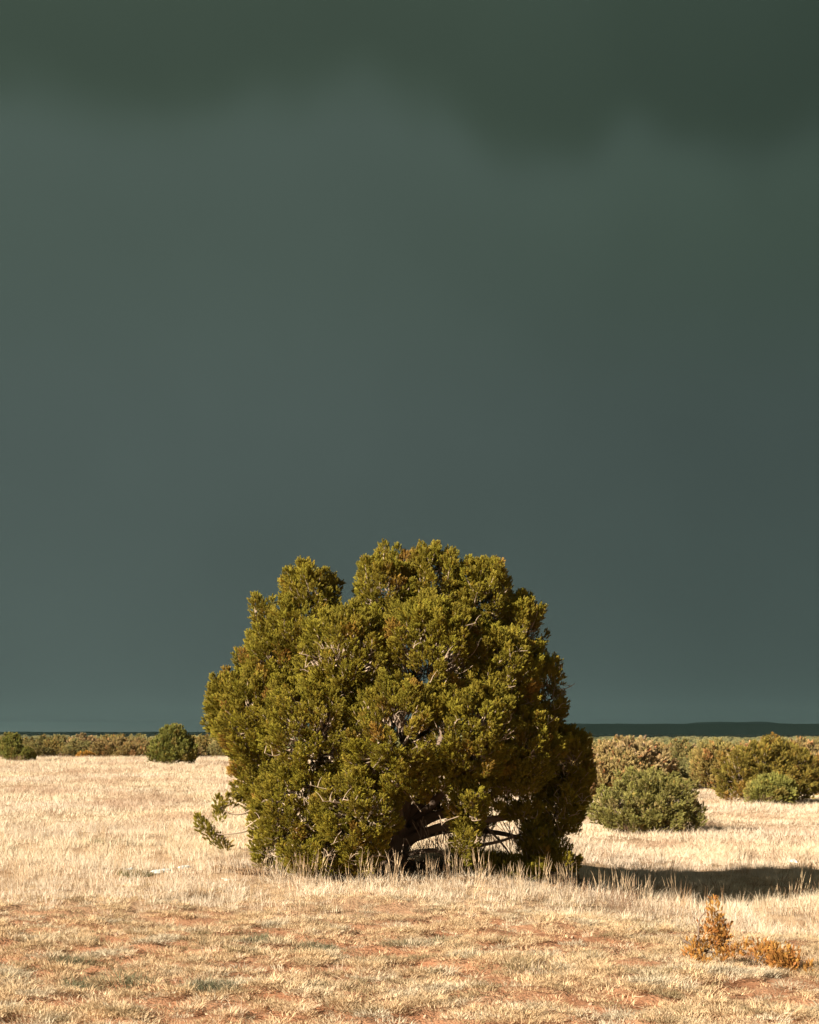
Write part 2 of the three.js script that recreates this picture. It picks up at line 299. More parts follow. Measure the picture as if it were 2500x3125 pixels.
// clumps of sprigs over the outside of a set of lobes; returns sprig placements and the twigs that carry them
function grow(lobes, o) {
  const R = rng(o.seed), out = [], twigs = [];
  const inside = (p, skip) => { let deep = 9; lobes.forEach((l, i) => { if (i === skip) return; const q = Math.hypot((p.x - l.x) / l.a, (p.y - l.y) / l.b, (p.z - l.z) / l.c); deep = Math.min(deep, (q - 1) * Math.min(l.a, l.b, l.c)); }); return deep; };
  lobes.forEach((l, li) => {
    const area = 4 * Math.PI * ((((l.a * l.b) ** 1.6 + (l.a * l.c) ** 1.6 + (l.b * l.c) ** 1.6) / 3) ** (1 / 1.6)), n = Math.max(5, Math.round((area / o.space ** 2) * (l.dense ?? 1)));
    const phase = R() * 6.28;
    for (let i = 0; i < n; i++) {
      const y = 1 - (2 * (i + 0.5)) / n, th = i * 2.39996 + phase, r = Math.sqrt(1 - y * y);
      const nrm = V(r * Math.cos(th) + (R() - 0.5) * 0.3, y + (R() - 0.5) * 0.3, r * Math.sin(th) + (R() - 0.5) * 0.3).normalize();
      const bump = 0.86 + 0.2 * R() + (o.wild ? o.wild * (R() - 0.35) : 0) + 0.10 * n3(nrm.x * 2 + li, nrm.y * 2, nrm.z * 2);
      const p = V(l.x + nrm.x * l.a * bump, l.y + nrm.y * l.b * bump, l.z + nrm.z * l.c * bump);
      if (inside(p, li) < -o.space * 0.6) continue;
      if (p.y < (o.floor ?? 0.05)) continue;
      if (n3(p.x * 1.7 + o.seed, p.y * 1.7, p.z * 1.7) + (l.bare ?? 0) > (o.holes ?? 0.62)) continue;
      if (nrm.y < -0.55 && R() < 0.5) continue;
      const axis = V(nrm.x * 0.75 + (R() - 0.5) * 0.4, Math.max(nrm.y, -0.35) * 0.6 + (l.rise ?? 0.8), nrm.z * 0.75 + (R() - 0.5) * 0.4).normalize();
      clump(p, axis, o.size * (0.7 + 0.6 * R()) * (nrm.y > 0.45 ? o.tip ?? 1 : 1), li);
      if (R() < (o.twig ?? 0.8)) { const c = V(l.x, l.y - l.b * 0.3, l.z), m = c.clone().lerp(p, 0.78).add(V((R() - 0.5) * 0.12, -0.03, (R() - 0.5) * 0.12)); twigs.push([c.lerp(p, 0.45 + 0.25 * R()), m, p.clone().addScaledVector(axis, o.size * 0.5)]); }
    }
  });
  function clump(p, axis, size, li = 0, count = o.count) {
    const tone = 0.80 + 0.4 * R(), warm = R() < (o.rust ?? 0.08) ? 0.5 + 0.5 * R() : 0.22 * R(), k = Math.round(count * (size / o.size) ** 1.6);
    const a = V(axis.y, axis.z, -axis.x).cross(axis).normalize(), b = axis.clone().cross(a);
    for (let i = 0; i < k; i++) {
      const t = R(), rr = (o.fat ?? 0.42) * size * Math.sqrt(R()) * (t < 0.25 ? 0.55 + 1.8 * t : 1 - (t - 0.25) ** 1.5 * 1.15), th = R() * 6.283;
      const rd = a.clone().multiplyScalar(Math.cos(th)).addScaledVector(b, Math.sin(th));
      const q = p.clone().addScaledVector(axis, (t - 0.3) * size).addScaledVector(rd, Math.max(0, rr));
      const d = axis.clone().multiplyScalar(0.7).addScaledVector(rd, 0.75 * (1 - 0.5 * t)).add(V((R() - 0.5) * 0.6, 0.25 + (R() - 0.5) * 0.6, (R() - 0.5) * 0.6)).normalize();
      const s = o.scale * (0.75 + 0.55 * R()), v = tone * (0.82 + 0.36 * R());
      out.push([place(q, d, R() * 6.28, s), [0, 1, 2].map((c) => lerp(o.green[c], o.brown[c], Math.min(1, warm + (R() < 0.04 ? 0.6 : 0))) * v)]);
    }
  }
  return { out, twigs, clump, R };
}
const dryGreen = [0.198, 0.172, 0.018], dryBrown = [0.27, 0.15, 0.03];
const juniper = [];

// the big juniper: its lobes are drawn on a 5.36 mm grid (x to the right, y downwards, as on a tracing sheet; z in metres towards the viewer)
{
  const U = 0.00536, L = (x, y, a, b, z, c, extra) => ({ x: (x - 821) * U, y: (1837 - y) * U, a: Math.max(0.05, a * U - 0.075), b: Math.max(0.06, b * U - 0.07), z, c: c ?? Math.max(a, 60) * U, ...extra });
  const lobes = [
    L(652, 1272, 64, 90, 0), L(634, 1340, 72, 80, 0.2), L(814, 1254, 66, 102, 0.05), L(912, 1245, 70, 96, 0), L(1012, 1262, 66, 88, 0), L(1098, 1332, 48, 88, -0.1), L(554, 1298, 26, 48, 0.1, 0.1),
    L(585, 1395, 70, 92, 0.1), L(482, 1495, 52, 80, 0), L(560, 1520, 92, 105, 0.4), L(740, 1410, 105, 118, 0.75), L(900, 1395, 108, 125, 0.75), L(1040, 1425, 88, 104, 0.55), L(1142, 1468, 52, 94, 0.1),
    L(1196, 1612, 52, 86, 0.05), L(572, 1640, 74, 90, 0.2), L(680, 1540, 108, 118, 0.95), L(830, 1555, 118, 118, 1.15), L(970, 1545, 105, 105, 1.05), L(1090, 1575, 88, 88, 0.65, null, { bare: 0.1 }),
    L(640, 1690, 95, 100, 0.85), L(755, 1690, 92, 105, 1.15), L(592, 1765, 58, 66, 0.55), L(670, 1782, 78, 56, 0.95), L(765, 1765, 48, 62, 1.1), L(885, 1625, 85, 60, 1.0), L(975, 1680, 46, 66, 1.05, null, { bare: 0.05 }),
    L(972, 1755, 30, 52, 1.05, 0.2), L(1075, 1640, 62, 34, 0.65, null, { bare: 0.2 }), L(1176, 1708, 54, 64, 0.1), L(1172, 1814, 42, 52, 0.25), L(1128, 1800, 40, 40, 0.4, 0.22, { bare: 0.1 }), L(1120, 1735, 32, 26, 0.35, 0.16, { bare: 0.25 }), L(1040, 1822, 66, 26, 0.35, 0.3, { bare: 0.1 }), L(1110, 1832, 40, 26, 0.5, 0.25),
    L(890, 1462, 205, 200, 0.05, 0.95), L(640, 1560, 165, 150, 0.1, 0.85), L(1040, 1520, 90, 120, 0.0, 0.6), L(650, 1690, 120, 100, 0.25, 0.7), L(560, 1420, 70, 80, -0.2),
    L(1035, 1690, 34, 26, 0.7, 0.2, { bare: 0.15 }), L(1090, 1700, 40, 30, 0.45, 0.2, { bare: 0.2 }), L(1125, 1765, 36, 34, 0.4, 0.2, { bare: 0.15 }), L(1204, 1690, 38, 64, -0.1), L(912, 1700, 30, 26, -0.5, 0.2, { bare: 0.2 }), L(985, 1808, 44, 26, 0.55, 0.22, { bare: 0.1 }), L(1010, 1735, 26, 30, 0.1, 0.16, { bare: 0.2 }),
    L(680, 1420, 110, 120, -0.85), L(890, 1370, 135, 130, -0.75), L(1020, 1450, 110, 130, -0.8), L(600, 1560, 110, 110, -0.8), L(1085, 1570, 95, 78, -0.7), L(800, 1530, 150, 115, -1.0), L(950, 1535, 135, 100, -0.95), L(640, 1690, 100, 90, -0.6),
  ];
  const tree = thing('juniper_tree', 'large rounded green juniper with dark spreading limbs, standing alone in the dry grass', 'tree', [TREE.x, height(TREE.x, TREE.z), TREE.z]);
  const R = rng(55), X = (x, y, z) => V((x - 821) * U, (1837 - y) * U, z);
  part('trunk', tubeGeo([X(812, 1858, 0), X(818, 1815, 0.02), X(835, 1770, 0.05), X(850, 1730, 0.02)], 0.21, 0.14, 10, 12, R, 0.3), barkMat, tree);
  const limbs = [
    [[838, 1775, 0.05], [780, 1690, 0.2], [700, 1560, 0.3], [640, 1400, 0.1], [650, 1290, 0], 0.11],
    [[835, 1780, 0], [740, 1700, 0.4], [620, 1620, 0.2], [500, 1520, 0.05], [470, 1460, 0], 0.09],
    [[846, 1745, 0.02], [860, 1600, 0.1], [820, 1430, 0.2], [800, 1300, 0.05], 0.12],
    [[848, 1745, 0], [920, 1600, -0.1], [940, 1420, 0.1], [915, 1280, 0], 0.12],
    [[846, 1750, 0], [960, 1620, 0.1], [1040, 1440, 0.1], [1020, 1300, 0], 0.10],
    [[842, 1762, 0.05], [905, 1712, 0.15], [985, 1690, 0.2], [1060, 1640, 0.2], [1130, 1500, -0.05], 0.115],
    [[836, 1778, 0.05], [890, 1742, 0.3], [955, 1722, 0.45], [1040, 1712, 0.4], [1120, 1700, 0.2], [1180, 1650, -0.1], 0.10],
    [[828, 1800, 0.05], [880, 1780, 0.4], [925, 1778, 0.5], [945, 1795, 0.55], [940, 1812, 0.6], 0.055],
    [[840, 1770, 0], [930, 1745, -0.2], [1030, 1742, 0.1], [1110, 1760, 0.3], [1165, 1800, 0.25], 0.065],
    [[1000, 1708, 0.42], [1050, 1760, 0.4], [1080, 1800, 0.4], 0.03],
    [[955, 1790, 0.45], [1000, 1768, 0.5], [1050, 1757, 0.45], [1120, 1735, 0.3], 0.045],
    [[828, 1800, 0.1], [760, 1760, 0.6], [680, 1760, 0.8], [600, 1765, 0.5], 0.06],
    [[840, 1770, -0.05], [830, 1650, -0.5], [800, 1540, -0.9], 0.08],
    [[845, 1760, 0.1], [840, 1650, 0.6], [830, 1560, 0.9], 0.08],
    [[545, 1690, 0.35], [515, 1702, 0.42], [492, 1700, 0.45], [476, 1690, 0.45], 0.02],
    [[560, 1725, 0.4], [520, 1738, 0.5], [480, 1742, 0.55], [450, 1738, 0.55], 0.02],
    [[538, 1722, 1.0], [570, 1700, 1.05], [606, 1676, 1.05], 0.013],
  ];
  limbs.forEach((l) => { const r = l[l.length - 1], p = l.slice(0, -1).map((q) => X(...q)); part('limb', tubeGeo(p, r * 0.6, r * 0.22, 8, p.length * 4, R, 0.22), r > 0.02 ? barkMat : twigMat, tree); });
  const g = grow(lobes, { seed: 71, space: 0.120, size: 0.168, count: 46, scale: 0.62, green: dryGreen, brown: dryBrown, holes: 0.51, tip: 1.25, fat: 0.37, rust: 0.05, floor: 0.04 });
  for (const [x, y, z, s, ax] of [[480, 1678, 0.45, 0.2, [0.6, 0.5, 0]], [470, 1690, 0.45, 0.2, [-0.1, 0.8, 0]], [472, 1708, 0.45, 0.2, [0.1, 0.8, 0]], [500, 1683, 0.42, 0.12, [0.4, 0.6, 0]], [441, 1728, 0.55, 0.22, [-0.5, 0.9, 0]], [452, 1742, 0.55, 0.24, [-0.4, 0.8, 0]], [464, 1756, 0.53, 0.2, [-0.3, 0.8, 0]], [480, 1765, 0.5, 0.16, [-0.3, 0.8, 0]], [488, 1772, 0.5, 0.1, [0.3, 0.6, 0]]]) g.clump(X(x, y, z), V(...ax).normalize(), s * 0.95);
  const crown = new THREE.Group(); crown.name = 'crown'; tree.add(crown);
  sprigs.forEach((s, k) => instanced('foliage', s, leafMat, g.out.filter((_, i) => i % 3 === k), crown));
  // twigs to the clumps and bare dead twigs that stick out between them
  const tw = g.twigs.map((p) => tubeGeo(p, 0.012, 0.004, 4, 4));
  for (let i = 0; i < 260; i++) {
    const l = lobes[10 + Math.floor(R() * 20)], th = R() * 6.28, y = R() * 1.6 - 0.7, q = Math.sqrt(Math.max(0, 1 - y * y)), n = V(q * Math.cos(th), y, q * Math.sin(th));
    n.z = Math.abs(n.z); if (n.z < 0.35 || l.x < -1.35) continue;
    const p = V(l.x + n.x * l.a * 0.8, l.y + n.y * l.b * 0.8, l.z + n.z * l.c * 0.8), d = V(n.x + (R() - 0.5) * 1.6, 0.3 + n.y * 0.4 + (R() - 0.5), n.z * 0.8 + (R() - 0.5) * 0.6).normalize(), len = 0.10 + 0.2 * R();
    if (p.y < 0.1) continue;
    const e = p.clone().addScaledVector(d, len), m = p.clone().lerp(e, 0.5).add(V((R() - 0.5) * 0.1, (R() - 0.5) * 0.1, (R() - 0.5) * 0.1));
    tw.push(tubeGeo([p, m, e], 0.0065, 0.0025, 4, 5));
    for (let k = 0; k < 2; k++) { const s = m.clone().lerp(e, R()), f = s.clone().add(V((R() - 0.5) * 0.2, (R() - 0.2) * 0.16, (R() - 0.5) * 0.16)); tw.push(tubeGeo([s, s.clone().lerp(f, 0.5).add(V(0, 0.02, 0)), f], 0.005, 0.002, 3, 3)); }
  }
  for (let i = 0; i < 150; i++) {                                // hanging bare twigs under the low limbs on the right
    const x = 850 + 320 * R(), z = 0.1 + 0.5 * R(), p = X(x, 1705 + 70 * R(), z), e = p.clone().add(V((R() - 0.3) * 0.25, -0.12 - 0.22 * R(), (R() - 0.5) * 0.2));
    if (e.y < 0.03) continue;
    tw.push(tubeGeo([p, p.clone().lerp(e, 0.5).add(V(0.04 * (R() - 0.5), 0, 0.04 * (R() - 0.5))), e], 0.007, 0.003, 3, 4));
  }
  const twigs = part('twigs', mergeGeometries(tw), twigMat, tree); twigs.userData.kind = 'stuff';
  console.log('big juniper', g.out.length, 'sprigs', g.twigs.length, 'clumps', lobes.length);
}

{
  const R = rng(95), list = [];
  for (let i = 0; i < 5200; i++) { const a = R() * 6.283, q = Math.sqrt(R()), x = TREE.x + 0.15 + Math.cos(a) * q * 2.1, z = TREE.z + Math.sin(a) * q * 1.6, v = 0.6 + 0.7 * R(); list.push([place(V(x, height(x, z) + 0.006 + 0.02 * R(), z), V(R() - 0.5, 0.15 * R(), R() - 0.5).normalize(), R() * 6.28, 0.7 + 0.5 * R()), [0.20 * v, 0.125 * v, 0.07 * v]]); }
  tag(instanced('needle_litter', sprigs[1], leafMat, list, scene), 'brown fallen juniper litter under the large juniper', 'litter', null, 'stuff');
}

// smaller junipers: a few kinds, each built once and set out as copies
function randomLobes(seed, w, h, n, shape) {
  const R = rng(seed), out = [];
  for (let i = 0; i < n; i++) {
    const th = R() * 6.283, r = w * 0.36 * Math.sqrt(R()), y = h * (0.28 + 0.42 * R() * (1 - r / (w * 0.6)) * (shape ?? 1)), s = lerp(0.2, 0.3, R());
    out.push({ x: Math.cos(th) * r, y: y, z: Math.sin(th) * r, a: w * s, b: h * lerp(0.22, 0.32, R()), c: w * s, rise: 0.9 });
  }
  out.push({ x: 0, y: h * 0.42, z: 0, a: w * 0.3, b: h * 0.38, c: w * 0.3, rise: 0.9 });
  return out;
}
function bush(name, lobes, o, label, category, group, trunkR = 0.07) {
  const t = thing(name, label, category, [0, 0, 0], 0, group), g = grow(lobes, o), R = rng(o.seed + 5);
  const tr = [];
  for (let k = 0; k < 5; k++) { const l = lobes[Math.floor(R() * lobes.length)]; tr.push(tubeGeo([V((R() - 0.5) * 0.1, -0.06, (R() - 0.5) * 0.1), V(l.x * 0.4, l.y * 0.45, l.z * 0.4), V(l.x, l.y, l.z)], trunkR, trunkR * 0.35, 5, 6)); }
  part('trunk', mergeGeometries(tr), barkMat, t);
  const geos = o.geo ?? coarse, crown = geos.length === 1 ? t : new THREE.Group();
  if (crown !== t) { crown.name = 'crown'; t.add(crown); }
  geos.forEach((s, k) => instanced(crown === t ? 'crown' : 'foliage', s, leafMat, g.out.filter((_, i) => i % geos.length === k), crown));
  if (o.sticks) { const tw = part('twigs', mergeGeometries(g.twigs.map((p) => tubeGeo(p, 0.012, 0.005, 3, 3))), twigMat, t); tw.userData.kind = 'stuff'; }
  return t;
}
function setDown(o, x, z, turn = 0, s = 1, sy = s) { o.position.set(x, height(x, z), z); o.rotation.y = turn; o.scale.set(s, sy, s); return o; }
function copy(o, label, group) { const c = o.clone(); c.name = numbered(o.name.replace(/_\d{3}$/, '')); if (label) c.userData.label = label; if (group) c.userData.group = group; scene.add(c); return c; }

// right of the big juniper: a feathery yellow-green shrub, low and wide, with a darker right flank
{
  const lobes = [{ x: -0.55, y: 0.45, z: 0.1, a: 0.5, b: 0.42, c: 0.5 }, { x: -0.1, y: 0.62, z: 0, a: 0.55, b: 0.52, c: 0.5 }, { x: 0.35, y: 0.55, z: 0.1, a: 0.5, b: 0.44, c: 0.45 }, { x: 0.7, y: 0.32, z: 0.05, a: 0.36, b: 0.28, c: 0.36 }, { x: -0.3, y: 0.3, z: 0.35, a: 0.5, b: 0.28, c: 0.4 }, { x: 0.2, y: 0.28, z: 0.4, a: 0.5, b: 0.26, c: 0.36 }, { x: 0.15, y: 0.85, z: -0.15, a: 0.3, b: 0.34, c: 0.3 }];
  setDown(bush('juniper_shrub', lobes, { seed: 81, space: 0.165, size: 0.32, count: 40, scale: 1.0, tip: 1.3, fat: 0.28, wild: 0.55, green: [0.215, 0.200, 0.055], brown: [0.30, 0.23, 0.10], holes: 0.45, rust: 0.12, geo: sprigs, sticks: true, floor: 0.03 }, 'low yellow-green juniper shrub just right of the large juniper, tall grass at its foot', 'shrub'), 4.78, -33, 0, 0.98, 0.84);
}
// brown-olive juniper at the right edge of the picture
{
  const lobes = [{ x: -0.75, y: 0.75, z: 0.1, a: 0.5, b: 0.62, c: 0.5 }, { x: -0.3, y: 0.95, z: 0.2, a: 0.5, b: 0.66, c: 0.5 }, { x: 0.25, y: 1.0, z: 0, a: 0.55, b: 0.72, c: 0.55 }, { x: 0.75, y: 0.85, z: 0, a: 0.5, b: 0.6, c: 0.5 }, { x: 1.1, y: 0.65, z: 0, a: 0.34, b: 0.42, c: 0.4 }, { x: -0.95, y: 0.38, z: 0.1, a: 0.32, b: 0.3, c: 0.3 }, { x: 0.0, y: 0.5, z: 0.5, a: 0.6, b: 0.4, c: 0.4 }, { x: 0.6, y: 0.5, z: 0.4, a: 0.55, b: 0.36, c: 0.4 }, { x: 0.2, y: 0.9, z: -0.5, a: 0.8, b: 0.6, c: 0.5 }];
  setDown(bush('juniper_tree', lobes, { seed: 82, space: 0.20, size: 0.34, count: 40, scale: 1.25, tip: 1.1, fat: 0.32, wild: 0.35, green: [0.185, 0.150, 0.028], brown: [0.29, 0.165, 0.04], holes: 0.58, rust: 0.12, geo: sprigs, sticks: true }, 'brown-olive juniper by the right edge of the picture, beyond the yellow-green shrub', 'tree'), 10.7, -49, 0, 1.08, 0.97);
  const small = [{ x: 0, y: 0.32, z: 0, a: 0.42, b: 0.32, c: 0.4 }, { x: 0.22, y: 0.28, z: 0.1, a: 0.34, b: 0.28, c: 0.3 }, { x: -0.25, y: 0.24, z: 0.1, a: 0.34, b: 0.24, c: 0.3 }];
  setDown(bush('juniper_shrub', small, { seed: 83, space: 0.17, size: 0.32, count: 52, scale: 1.6, green: [0.19, 0.19, 0.045], brown: [0.28, 0.2, 0.06], holes: 0.7, geo: sprigs }, 'small round green shrub in front of the brown-olive juniper', 'shrub'), 10.35, -47, 0, 0.98, 0.98);
}
// lone bush on the brow at the left
{
  const lobes = [{ x: 0, y: 0.9, z: 0, a: 0.6, b: 0.7, c: 0.6 }, { x: 0.05, y: 1.25, z: 0, a: 0.4, b: 0.45, c: 0.4 }, { x: -0.5, y: 0.6, z: 0.1, a: 0.5, b: 0.5, c: 0.5 }, { x: 0.55, y: 0.6, z: 0.1, a: 0.5, b: 0.5, c: 0.5 }, { x: 0.1, y: 0.45, z: 0.45, a: 0.7, b: 0.4, c: 0.4 }, { x: -0.8, y: 0.35, z: 0.1, a: 0.3, b: 0.3, c: 0.3 }, { x: 0.85, y: 0.35, z: 0, a: 0.3, b: 0.3, c: 0.3 }];
  const lone = bush('juniper_bush', lobes, { seed: 84, space: 0.22, size: 0.36, count: 34, scale: 0.85, wild: 0.4, tip: 1.1, fat: 0.36, green: [0.16, 0.165, 0.036], brown: [0.26, 0.2, 0.06], holes: 0.6, rust: 0.1 }, 'pointed green bush alone on the brow of the pale field, left of the large juniper', 'bush');
  setDown(lone, -11.15, -77, 0, 0.88, 0.97);
  setDown(copy(lone, 'dark green bush cut by the left edge of the picture'), -20.9, -86, 2.1, 0.66, 0.78);
  const low = copy(lone, 'low dark clump at the right foot of the bush on the left edge'); setDown(low, -19.9, -85.5, 4, 0.38, 0.42);
}
// woodland beyond the field: single junipers that can be told apart, then a mass
{
  const kinds = [
    [randomLobes(401, 3.4, 2.9, 7), { green: [0.218, 0.175, 0.053], brown: [0.399, 0.212, 0.082] }], [randomLobes(402, 2.7, 3.2, 6), { green: [0.200, 0.182, 0.069], brown: [0.364, 0.228, 0.103] }],
    [randomLobes(403, 4.2, 2.6, 9), { green: [0.236, 0.182, 0.069], brown: [0.436, 0.243, 0.122] }], [randomLobes(404, 3.0, 2.2, 6), { green: [0.264, 0.197, 0.091], brown: [0.492, 0.258, 0.163] }], [randomLobes(405, 2.4, 3.6, 6), { green: [0.182, 0.166, 0.057], brown: [0.364, 0.212, 0.103] }],
    [randomLobes(406, 2.6, 1.9, 6), { green: [0.320, 0.230, 0.130], brown: [0.371, 0.230, 0.130] }],
  ];
  const looks = ['rounded olive juniper', 'tall green juniper', 'broad spreading juniper', 'pale green juniper', 'narrow upright juniper', 'leafless grey-brown brush'];
  const R = rng(77), spots = [];
  const taken = [];
  for (let tries = 0; tries < 6000 && spots.length < 290; tries++) {
    const isR = R() < 0.45, d = isR ? 52 + 190 * R() ** 1.5 : 120 + 130 * R() ** 1.3, x = isR ? d * lerp(0.07, 0.28, R()) : d * lerp(-0.28, -0.10, R()), gap = lerp(1.7, 2.0, smooth(60, 250, d));
    if (isR && d < 70 && x / d > 0.14) continue;
    if (!isR && d > 215 && x / d < -0.2 && x / d > -0.242) continue;
    if (taken.some(([a, b]) => Math.hypot(a - x, b + d) < gap)) continue;
    taken.push([x, -d]); spots.push([x, -d, isR]);
  }
  spots.sort((a, b) => b[1] - a[1]);
  const kindOf = spots.map(() => (R() < 0.09 ? 5 : Math.floor(R() * 5)));
  const cell = ([x, z, isR], i) => {
    const a = x / -z, px = 1250 + 5000 * a;
    const row = isR ? (z > -85 ? 'front' : z > -140 ? 'middle' : 'back') : (z > -150 ? 'front' : z > -190 ? 'middle' : 'back');
    const where = isR ? (px < 1760 ? `hard by large juniper` : px < 1950 ? `above yellow-green shrub's left half` : px < 2170 ? `above yellow-green shrub's right half` : px < 2330 ? `behind brown-olive juniper's left half` : px < 2500 ? `behind brown-olive juniper's right half` : `past the right picture edge`)
      : (px < 90 ? `behind left edge bush` : px < 250 ? 'above the snow strips' : px < 430 ? 'left of the lone pointed bush' : px < 600 ? 'behind the lone pointed bush' : `left against the large juniper`);
    return looks[kindOf[i]] + ' ' + where + ', ' + row + ' row';
  };
  const cells = spots.map(cell), ordinals = ['leftmost', 'second from left', 'third from left', 'fourth from left', 'fifth from left', 'sixth from left', 'seventh from left', 'eighth from left', 'ninth from left', 'tenth from left'];
  const labelOf = cells.map((c, i) => { const same = cells.map((q, j) => j).filter((j) => cells[j] === c).sort((p, q) => spots[p][0] / -spots[p][1] - spots[q][0] / -spots[q][1]); return same.length === 1 ? c : c + ', ' + ordinals[same.indexOf(i)]; });
  const protos = [];
  spots.forEach(([x, z, isR], i) => {
    const k = kindOf[i], label = labelOf[i], group = looks[k] + 's ' + (isR ? 'right' : 'left') + ' of the large juniper';
    let o;
    if (!protos[k]) { const [lobes, c] = kinds[k]; o = protos[k] = bush(k === 5 ? 'dry_brush' : 'woodland_juniper', lobes, { seed: 410 + k, space: 0.42, size: 0.62, count: 30, scale: 1.35, holes: 0.5, wild: 0.6, fat: 0.34, rust: 0.04, twig: 0, geo: [coarse[k % 2]], ...c }, label, k === 5 ? 'brush' : 'tree', group, 0.09); } else o = copy(protos[k], label, group);
    const tall = [2.9, 3.2, 2.7, 2.3, 3.6, 1.9][k] + 0.15, most = (1.6 + z * (isR ? 0.0032 : 0.0016) * (1 + 0.8 * R() ** 2) - height(x, z)) / tall, s = Math.min(1.15, most) * (k === 5 ? 0.8 : 1 - (isR ? 0.25 : 0.4) * R() ** 1.5);
    setDown(o, x, z, R() * 6.28, Math.max(s, 0.6) * (0.9 + 0.25 * R()), s);
  });
  // orange dry bush at the foot of the strip
  const ob = bush('dry_brush', randomLobes(407, 1.5, 0.8, 4), { seed: 420, space: 0.3, size: 0.42, count: 30, scale: 1.2, holes: 0.8, twig: 0, geo: [coarse[0]], green: [0.30, 0.16, 0.025], brown: [0.36, 0.16, 0.03] }, 'small orange dry bush at the far edge of the pale field', 'bush');
  setDown(ob, -22.2, -112, 0, 0.8, 0.75);
  // the far mass
  const far = [[], []], Q = rng(78);
  for (let i = 0; i < 26000; i++) {
    const d = 230 + 2300 * Q() ** 1.7, x = (Q() - 0.5) * (60 + 0.9 * d), z = -d, m = n2(x * 0.006 + 3, z * 0.004) + 0.4 * n2b(x * 0.02, z * 0.012);
    if (m < (x < 0 ? -0.05 : -0.5)) continue;
    const s = (0.8 + 0.7 * Q()) * lerp(1, 1.25, smooth(300, 1500, d)), v = 0.75 + 0.5 * Q(), br = Q() * 0.5;
    far[i % 2].push([place(V(x, height(x, z) - 0.1, z), UPV, Q() * 6.28, s * 1.1, s * 0.85), [lerp(0.11, 0.17, br) * v, lerp(0.11, 0.12, br) * v, lerp(0.045, 0.05, br) * v]]);
  }
  const blob = [0, 1].map((k) => { const S = rng(430 + k), pos = []; for (let i = 0; i < 240; i++) { const th = S() * 6.283, y = S() ** 0.8, r = Math.sqrt(1 - y * y * 0.9) * (0.7 + 0.3 * S()), p = V(Math.cos(th) * r * 1.7, y * 2.7, Math.sin(th) * r * 1.7); spindle(pos, p, V(Math.cos(th) * r, 0.5 + y, Math.sin(th) * r).normalize(), 0.5 + 0.3 * S(), 0.17); } return soup(pos); });
  const wood = thing('far_woodland', 'mass of far-off junipers on the plain below the horizon', 'woodland', [0, 0, 0]); wood.userData.kind = 'stuff';
  blob.forEach((g, k) => instanced('far_juniper', g, leafMat, far[k], wood));
}
// dark wooded ridge low on the horizon, highest at the right, and a far hill behind it
function ridge(name, label, d0, d1, crest, color, step, lump) {
  const pos = [], idx = [], rows = 22, xs = [];
  for (let a = -0.62; a <= 0.62; a += step / d0) xs.push(a);
  for (let j = 0; j <= rows; j++) { const t = j / rows, d = lerp(d0, d1, t); xs.forEach((a) => { const x = a * d; pos.push(x, -12 + (crest(a) + 12) * Math.sin(Math.min(1, t * 1.25) * Math.PI / 2) * (t > 0.8 ? 1 - (t - 0.8) * 2 : 1) + lump * (n2(x / (lump * 2.2), d / (lump * 2.2)) + 0.6 * n2b(x / lump, d / lump)), -d); }); }
  const n = xs.length;
  for (let j = 0; j < rows; j++) for (let i = 0; i < n - 1; i++) { const a = j * n + i, b = a + n; idx.push(a, a + 1, b, a + 1, b + 1, b); }
  const g = new THREE.BufferGeometry(); g.setAttribute('position', new THREE.Float32BufferAttribute(pos, 3)); g.setIndex(idx); g.computeVertexNormals();
  const m = new THREE.MeshPhysicalMaterial({ color: new THREE.Color().setRGB(...color), roughness: 1, specularIntensity: 0, side: THREE.DoubleSide });
  return tag(part(name, g, m, scene), label, 'hill', null, 'structure');
}
const forest = [0.050, 0.062, 0.034];
ridge('wooded_ridge', 'long dark wooded ridge low along the horizon', 2900, 3500, (a) => lerp(-1.0, 15.6, smooth(-0.06, 0.09, a)) + 0.5 * n2(a * 30, 1), forest, 3.0, 0.5);
ridge('far_hill', 'faint grey hill far behind the wooded ridge on the right', 4300, 4900, (a) => -14 + 41 * smooth(0.125, 0.185, a) * (1 - 0.3 * smooth(0.215, 0.25, a)) + 1.5 * n2(a * 40, 9), forest, 9, 0.8);
// storm cloud outside the picture, up to the left: it keeps the low sun off the ridge
{
  const g = new THREE.SphereGeometry(1, 72, 36), p = g.attributes.position;
  for (let i = 0; i < p.count; i++) {
    const x = p.getX(i), y = p.getY(i), z = p.getZ(i), k = 1 + 0.10 * n3(x * 2.2, y * 2.2, z * 2.2) + 0.06 * n3(x * 6, y * 6, z * 6) + 0.03 * n3(x * 14, y * 14, z * 14);
    p.setXYZ(i, x * 1250 * k, (y > 0 ? y * 420 : y * 120) * k, z * 2050 * k);
  }
  g.computeVertexNormals();
  const c = part('cloud', g, new THREE.MeshStandardMaterial({ color: new THREE.Color().setRGB(0.85, 0.85, 0.85), roughness: 1 }), scene);
  c.position.set(-2450, 1500, -1980); tag(c, 'storm cloud over the plain, outside the picture', 'cloud', null, 'structure');
}
scene.fog = new THREE.FogExp2(new THREE.Color().setRGB(0.52, 0.88, 0.92), 2.1e-5);

